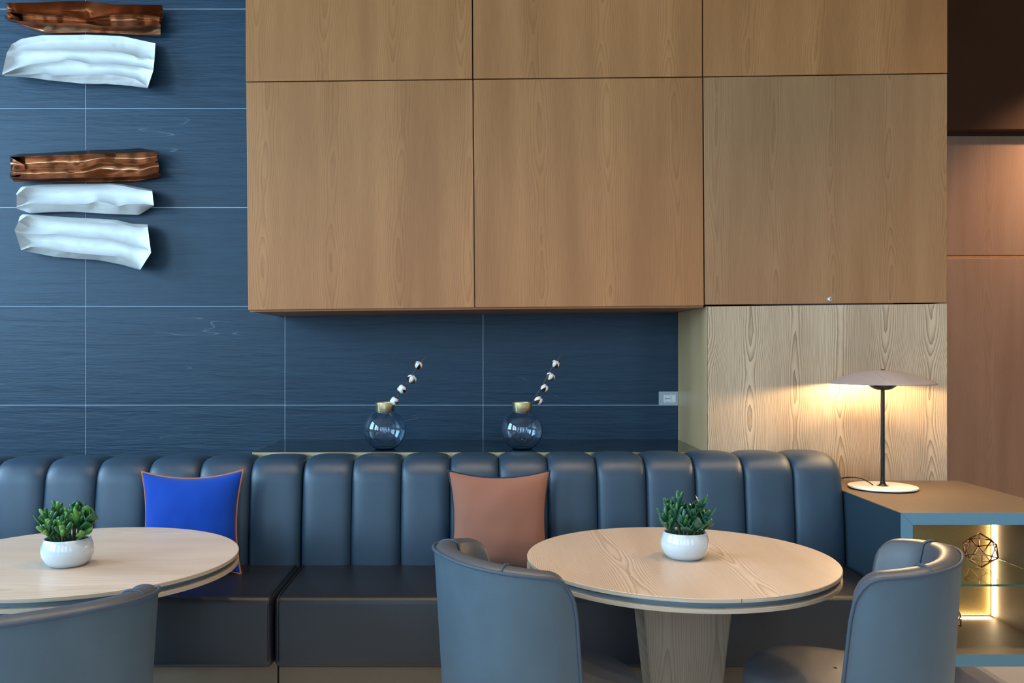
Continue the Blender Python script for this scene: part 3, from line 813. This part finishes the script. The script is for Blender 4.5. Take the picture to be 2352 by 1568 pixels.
stems_l = [('f', (-.030, -.015), (-.055, -.020, .145), 11, .046), ('f', (-.030, .010), (-.040, .010, .165), 11, .046), ('f', (-.015, -.020), (-.025, -.040, .120), 11, .044),
           ('f', (.000, -.01), (.000, -.035, .130), 11, .042), ('f', (.015, .010), (.022, .000, .160), 12, .044), ('f', (.0, -.03), (.012, -.055, .108), 9, .040), ('f', (.03, .0), (.042, -.010, .145), 10, .042), ('f', (-.03, -.03), (-.045, -.050, .110), 9, .040), ('f', (0, .02), (-.005, .02, .150), 9, .044),
           ('j', (-.035, -.005), (-.072, -.005, .130), 5, .042), ('j', (-.040, .01), (-.075, .010, .100), 5, .036), ('j', (.035, .010), (.062, .015, .165), 7, .036), ('j', (.045, -.005), (.080, -.005, .140), 7, .038), ('j', (.04, -.03), (.070, -.030, .100), 5, .032), ('j', (.01, .03), (.015, .035, .170), 6, .034)]
TZ = .74
plant('succulent with upright fingers and dark rounded leaves in a white bowl on the right table', (1573-VX)*2.995/F, 2.995, TZ, stems_r, 3, 'ddtt')
plant('succulent with light green outer leaves in a white bowl on the left table', (155-VX)*2.895/F, 2.895, TZ, stems_l, 5, 'ddl')

# ------------------------------------------------------------------ globe vases with cotton branches
VYD = 2070*.4896/227.5
def vase(label, pxc):
    x = (pxc-VX)*VYD/F
    t = thing('globe_vase', label, 'vase', (x, VYD, LZ), group='globe vases on the ledge')
    r = .1035; cz_ = .094; th = .0025
    a0 = -math.pi/2+.42; a1 = math.pi/2-.44
    outer = [(r*math.cos(a0+(a1-a0)*i/40), cz_+r*math.sin(a0+(a1-a0)*i/40)) for i in range(41)]
    inner = [((r-th)*math.cos(a0+(a1-a0)*i/40), cz_+(r-th)*math.sin(a0+(a1-a0)*i/40)+(.004 if i == 0 else 0)) for i in range(41)]
    ztop = cz_+r*math.sin(a1); rn = r*math.cos(a1)
    prof = [(0, .0004), (outer[0][0]*.9, .0004)]+outer+[(rn, ztop+.010), (rn-th, ztop+.010)]+inner[::-1]+[(0, inner[0][1])]
    obj('glass_bowl', lathe(prof, 72), vase_glass, t, smooth=True)
    obj('brass_collar', lathe([(rn+.0015, ztop-.001), (rn+.003, ztop+.001), (rn+.003, ztop+.042), (rn+.0015, ztop+.043), (rn-.001, ztop+.042), (rn-.001, ztop-.001)], 64, closed=True), brass, t, auto=40)
    return t, x, ztop
v1, x1, zt = vase('clear glass globe vase with brass collar left of the slate joint', 884)
v2, x2, zt = vase('clear glass globe vase with brass collar nearer the wall socket', 1199)
def boll_mesh(seed):
    bm = bmesh.new()
    for k in range(4):
        a = math.pi/2*k+.4
        b = bmesh.new(); bmesh.ops.create_icosphere(b, subdivisions=3, radius=1.0)
        for v in b.verts:
            v.co *= 1+.16*mnoise.noise(v.co*2.2+Vector((seed, k, 0)))
            v.co = Vector((v.co.x*.62, v.co.y*.62, v.co.z*.78))+Vector((.42*math.cos(a), .42*math.sin(a), .1))
        bm = merge(bm, b)
    me = bpy.data.meshes.new('cotton'); bm.to_mesh(me); bm.free()
    for p in me.polygons: p.use_smooth = True
    me.materials.append(cotton_m); return me
def husk_mesh():
    rows = []
    for i in range(8):
        z = i/7; wv = .46*math.sin(math.pi*(.08+.92*z)**.8) if i < 7 else .015
        rows.append([Vector((wv*s, 1.12*math.sin(math.pi*(.14+.60*z))+(.0 if s == 0 else -.10*abs(s)), -.85+1.55*z)) for s in (-1, -.5, 0, .5, 1)])
    bm = grid(rows); bmesh.ops.solidify(bm, geom=bm.faces[:], thickness=.05)
    me = bpy.data.meshes.new('husk'); bm.to_mesh(me); bm.free()
    for p in me.polygons: p.use_smooth = True
    me.materials.append(husk_m); return me
BM = [boll_mesh(s) for s in (1, 4)]; HM = husk_mesh()
def branch(label, pts, bolls, root):
    """pts, bolls: photo pixels on the plane of the vase"""
    t = thing('cotton_branch', label, 'branch', root, group='cotton branches in the vases')
    o = Vector(root)
    P = [px(x, y, VYD+dy)-o for x, y, dy in pts]
    rad = [.0013+.0012*min(1, i/2) for i in range(len(P))]
    obj('twig', tube(P, rad, 8), twig_m, t, smooth=True)
    for i, (bx, by, sx, sy, r) in enumerate(bolls):
        p = px(bx, by, VYD-.012)-o; s = px(sx, sy, VYD)-o
        d = (p-s).normalized(); d = (d+Vector((.15, .10, .9))).normalized()
        roll = min(range(126), key=lambda q: (orient(p, d, roll=q*.05).to_3x3() @ Vector((math.cos(.4+math.pi/4), math.sin(.4+math.pi/4), 0))).y)*.05+(.75 if i == 2 else .12*i)
        m = orient(p, d, roll=roll) @ Matrix.Scale(r, 4)
        bo = link('boll', BM[i % 2], None, t, matrix=m)
        for k in range(4):
            link('husk', HM, None, bo, matrix=Matrix.Rotation(math.pi/2*k+.4+math.pi/4-math.pi/2, 4, 'Z'))
        obj('stalk', tube([s, p-d*r*.6], .0016, 6), twig_m, t, smooth=True)
branch('cotton branch leaning in the vase left of the slate joint', [(847, 1018, 0), (873, 978, -.005), (903, 930, -.008), (915, 905, -.01), (935, 880, -.01), (953, 850, -.01), (968, 833, -.01), (980, 818, -.01)],
       [(906, 921, 911, 914, .0205), (923.5, 894, 928, 889, .0215), (945.5, 871, 940, 875, .0225), (961, 839, 957, 846, .0205)], (x1, VYD, LZ+.004))
branch('cotton branch leaning in the vase nearer the wall socket', [(1170, 1018, 0), (1196, 975, -.004), (1219, 932, -.006), (1232, 908, -.01), (1246, 885, -.01), (1258, 862, -.01), (1270, 842, -.01), (1288, 817, -.01)],
       [(1236.5, 919.5, 1227, 918, .0215), (1250, 891.5, 1241, 894, .0205), (1264, 865.5, 1254, 870, .0215), (1275.5, 836.5, 1272, 841, .0200)], (x2, VYD, LZ+.004))

# ------------------------------------------------------------------ bronze counter with lit display niche
DX0, DX1, DZT, DZB = 1.615, 2.29, EYE-.623, .219
TK = .046
dk = thing('display_counter', 'bronze counter with lit open niche carrying the table lamp', 'counter', ((DX0+DX1)/2, 3.87, 0))
obj('top', bbox(DX0+.001, DX1, DESKY0+.001, FRONT-.002, DZT-TK, DZT, .001, 1), laminate, dk, world=True)
bm = bmesh.new()
def ext(pts, ya, yb):
    return prism(pts, ya, yb)
YB = 3.447+.478
obj('left_panel', bbox(DX0+.001, DX0+TK, DESKY0+.001, FRONT-.002, DZB+TK, DZT-TK-.0002, .001, 1), laminate, dk, world=True)
o = obj('side_face', bbox(DX0-.0012, DX0+.0008, DESKY0, FRONT-.002, DZB, DZT-.0015), lam_side, dk, world=True); o['label'] = 'outer side with blue window reflection painted in'
obj('right_panel', bbox(DX1-TK, DX1, DESKY0+.001, FRONT-.002, DZB+TK, DZT-TK-.0002, .001, 1), laminate, dk, world=True)
obj('bottom', bbox(DX0+.001, DX1, DESKY0+.001, FRONT-.002, DZB, DZB+TK, .001, 1), laminate, dk, world=True)
# mitred edging
e0, e1 = DESKY0-.0012, DESKY0+.0008
obj('edging', prism([(DX0, DZT), (DX1, DZT), (DX1-TK, DZT-TK), (DX0+TK, DZT-TK)], e0, e1, .0004, 1), lam_edge, dk, world=True)
obj('edging', prism([(DX0, DZT-.0006), (DX0+TK, DZT-TK-.0006), (DX0+TK, DZB+TK), (DX0, DZB)], e0, e1, .0004, 1), lam_edge, dk, world=True)
obj('edging', prism([(DX1, DZT-.0006), (DX1-TK, DZT-TK-.0006), (DX1-TK, DZB+TK), (DX1, DZB)], e0, e1, .0004, 1), lam_edge, dk, world=True)
obj('edging', prism([(DX0+.0006, DZB), (DX0+TK+.0006, DZB+TK), (DX1-TK, DZB+TK), (DX1, DZB)], e0, e1, .0004, 1), lam_edge, dk, world=True)
obj('gold_panel', bbox(DX0+TK+.03, DX1-TK-.018, YB-.004, YB+.006, DZB+TK+.012, DZT-TK-.012, .002), gold_back, dk, world=True)
obj('carcass_back', bbox(DX0+TK, DX1-TK, YB+.012, YB+.03, DZB+TK, DZT-TK), laminate, dk, world=True)
obj('led_strip', bbox(DX1-TK-.011, DX1-TK-.003, YB-.022, YB-.005, DZB+TK+.01, DZT-TK-.005), led_m, dk, world=True)
obj('led_strip', bbox(DX0+TK+.03, DX1-TK-.02, YB-.022, YB-.005, DZB+TK+.001, DZB+TK+.004), led_m, dk, world=True)
obj('plinth', bbox(DX0+.05, DX1-.05, FRONT-.12, FRONT-.01, 0, DZB), carcass, dk, world=True)
GZ = EYE-.90
obj('shelf_edge', bbox(DX0+TK+.001, DX1-TK-.001, DESKY0+.0112, DESKY0+.0118, GZ-.008, GZ), edge_green, dk, world=True)
gs = obj('glass_shelf', bbox(DX0+TK+.001, DX1-TK-.001, DESKY0+.012, YB-.026, GZ-.008, GZ, .0006, 1), shelf_glass, dk, world=True)
for yy in (DESKY0+.08, YB-.06):
    obj('shelf_pin', bbox(DX1-TK-.016, DX1-TK, yy-.006, yy+.006, GZ-.014, GZ-.0085, .001), chrome, dk, world=True)
    obj('shelf_pin', bbox(DX0+TK, DX0+TK+.016, yy-.006, yy+.006, GZ-.014, GZ-.0085, .001), chrome, dk, world=True)

# wire icosahedra
def wire(label, c, r, rot):
    b = bmesh.new(); bmesh.ops.create_icosphere(b, subdivisions=1, radius=r)
    mrot = Matrix.Rotation(rot[0], 3, 'X') @ Matrix.Rotation(rot[1], 3, 'Y') @ Matrix.Rotation(rot[2], 3, 'Z')
    b.normal_update(); fn = min(b.faces, key=lambda f_: f_.normal.y).normal.copy()
    mrot = Matrix.Rotation(rot[1], 3, 'Y') @ fn.rotation_difference(Vector((.16, -1, .22)).normalized()).to_matrix()
    V = [mrot @ v.co for v in b.verts]; E = [(e.verts[0].index, e.verts[1].index) for e in b.edges]; b.free()
    zmin = min(v.z for v in V)
    t = thing('wire_ornament', label, 'ornament', (c[0], c[1], c[2]), group='rose gold wire ornaments')
    for i, j in E:
        obj('rod', tube([V[i]-Vector((0, 0, zmin-.0022)), V[j]-Vector((0, 0, zmin-.0022))], .0025, 7), rose_wire, t, smooth=True)
    return t
wd = 3.447+.30
wire('rose gold wire icosahedron standing on the glass shelf', ((2252-VX)*wd/F, wd, GZ), .072, (R(22), R(14), R(12)))
wd2 = 3.447+.30
wire('rose gold wire icosahedron on the counter bottom, mostly hidden by the chair', ((2176-VX)*wd2/F, wd2, DZB+TK), .060, (R(10), R(25), R(30)))

# ------------------------------------------------------------------ table lamp
LY = F*.623/316.5-.03; LX = (2027.5-VX)*LY/F
lamp = thing('table_lamp', 'table lamp with flat grey wooden shade and black stem on the counter', 'lamp', (LX, LY, DZT))
obj('base', lathe([(0, .0135), (.143, .0135), (.146, .0125), (.1465, .011), (.1465, .007), (.144, .006), (0, .006)], 96), lamp_white, lamp, auto=30)
obj('base_foot', lathe([(0, .0062), (.140, .0062), (.140, 0), (0, 0)], 64), black_m, lamp, auto=30)
obj('stem', lathe([(0, .0135), (.026, .0135), (.018, .0165), (.012, .023), (.0092, .034), (.0088, .05), (.0088, .470), (0, .470)], 32), black_m, lamp, auto=50)
obj('bowl', lathe([(0, .441), (.022, .4425), (.042, .449), (.056, .459), (.064, .471), (.066, .476), (.062, .476), (.05, .462), (.02, .452), (0, .451)], 64), black_m, lamp, smooth=True)
sr, sh, zr = .2235, .058, .474
top = [(sr*math.sin(a)/math.sin(R(40)), zr+sh*(math.cos(a)-math.cos(R(40)))/(1-math.cos(R(40)))) for a in [R(40)*i/24 for i in range(25)]]
obj('shade', lathe([(r_, z) for r_, z in top]+[(sr+.0005, zr-.0015), (sr-.001, zr-.002)], 96), shade_top, lamp, smooth=True)
obj('shade_lining', lathe([(r_*.993, z-.0035) for r_, z in top], 96), shade_in, lamp, smooth=True)
obj('neck', lathe([(0, .45), (.005, .45), (.005, .528), (0, .528)], 16), black_m, lamp)
obj('cap', lathe([(0, zr+sh+.004), (.007, zr+sh+.003), (.009, zr+sh+.0005), (.009, zr+sh-.004), (0, zr+sh-.004)], 24), black_m, lamp, smooth=True)
cord = [px(x, y, d)-Vector((LX, LY, DZT)) for x, y, d in ((2005, 1113.5, LY-.02), (1996, 1107, LY-.0), (1980, 1099, LY+.04), (1963, 1096, LY+.06), (1944, 1096.2, LY+.07), (1932, 1098, LY+.09), (1922, 1102, LY+.12))]
cord[-1].z = -.0+.004; cord[-2].z = max(cord[-2].z, .004)
obj('cord', tube(cord, .0028, 8), black_m, lamp, smooth=True)
pl = bpy.data.lights.new('lamp_glow', 'POINT'); pl.energy = 34; pl.color = (1.0, .66, .34); pl.shadow_soft_size = .025
po = bpy.data.objects.new('lamp_glow', pl); C.objects.link(po); po.parent = lamp; po.location = (0, -.0, .510)

# ------------------------------------------------------------------ recessed downlights in the ceiling
for x, y, where in DOWN:
    t = thing('downlight', 'recessed ceiling downlight '+where, 'ceiling light', (x, y, 4.3), group='ceiling downlights')
    obj('ring', lathe([(.045, 0), (.06, -.002), (.06, -.006), (.045, -.006)], 24), lamp_white, t)
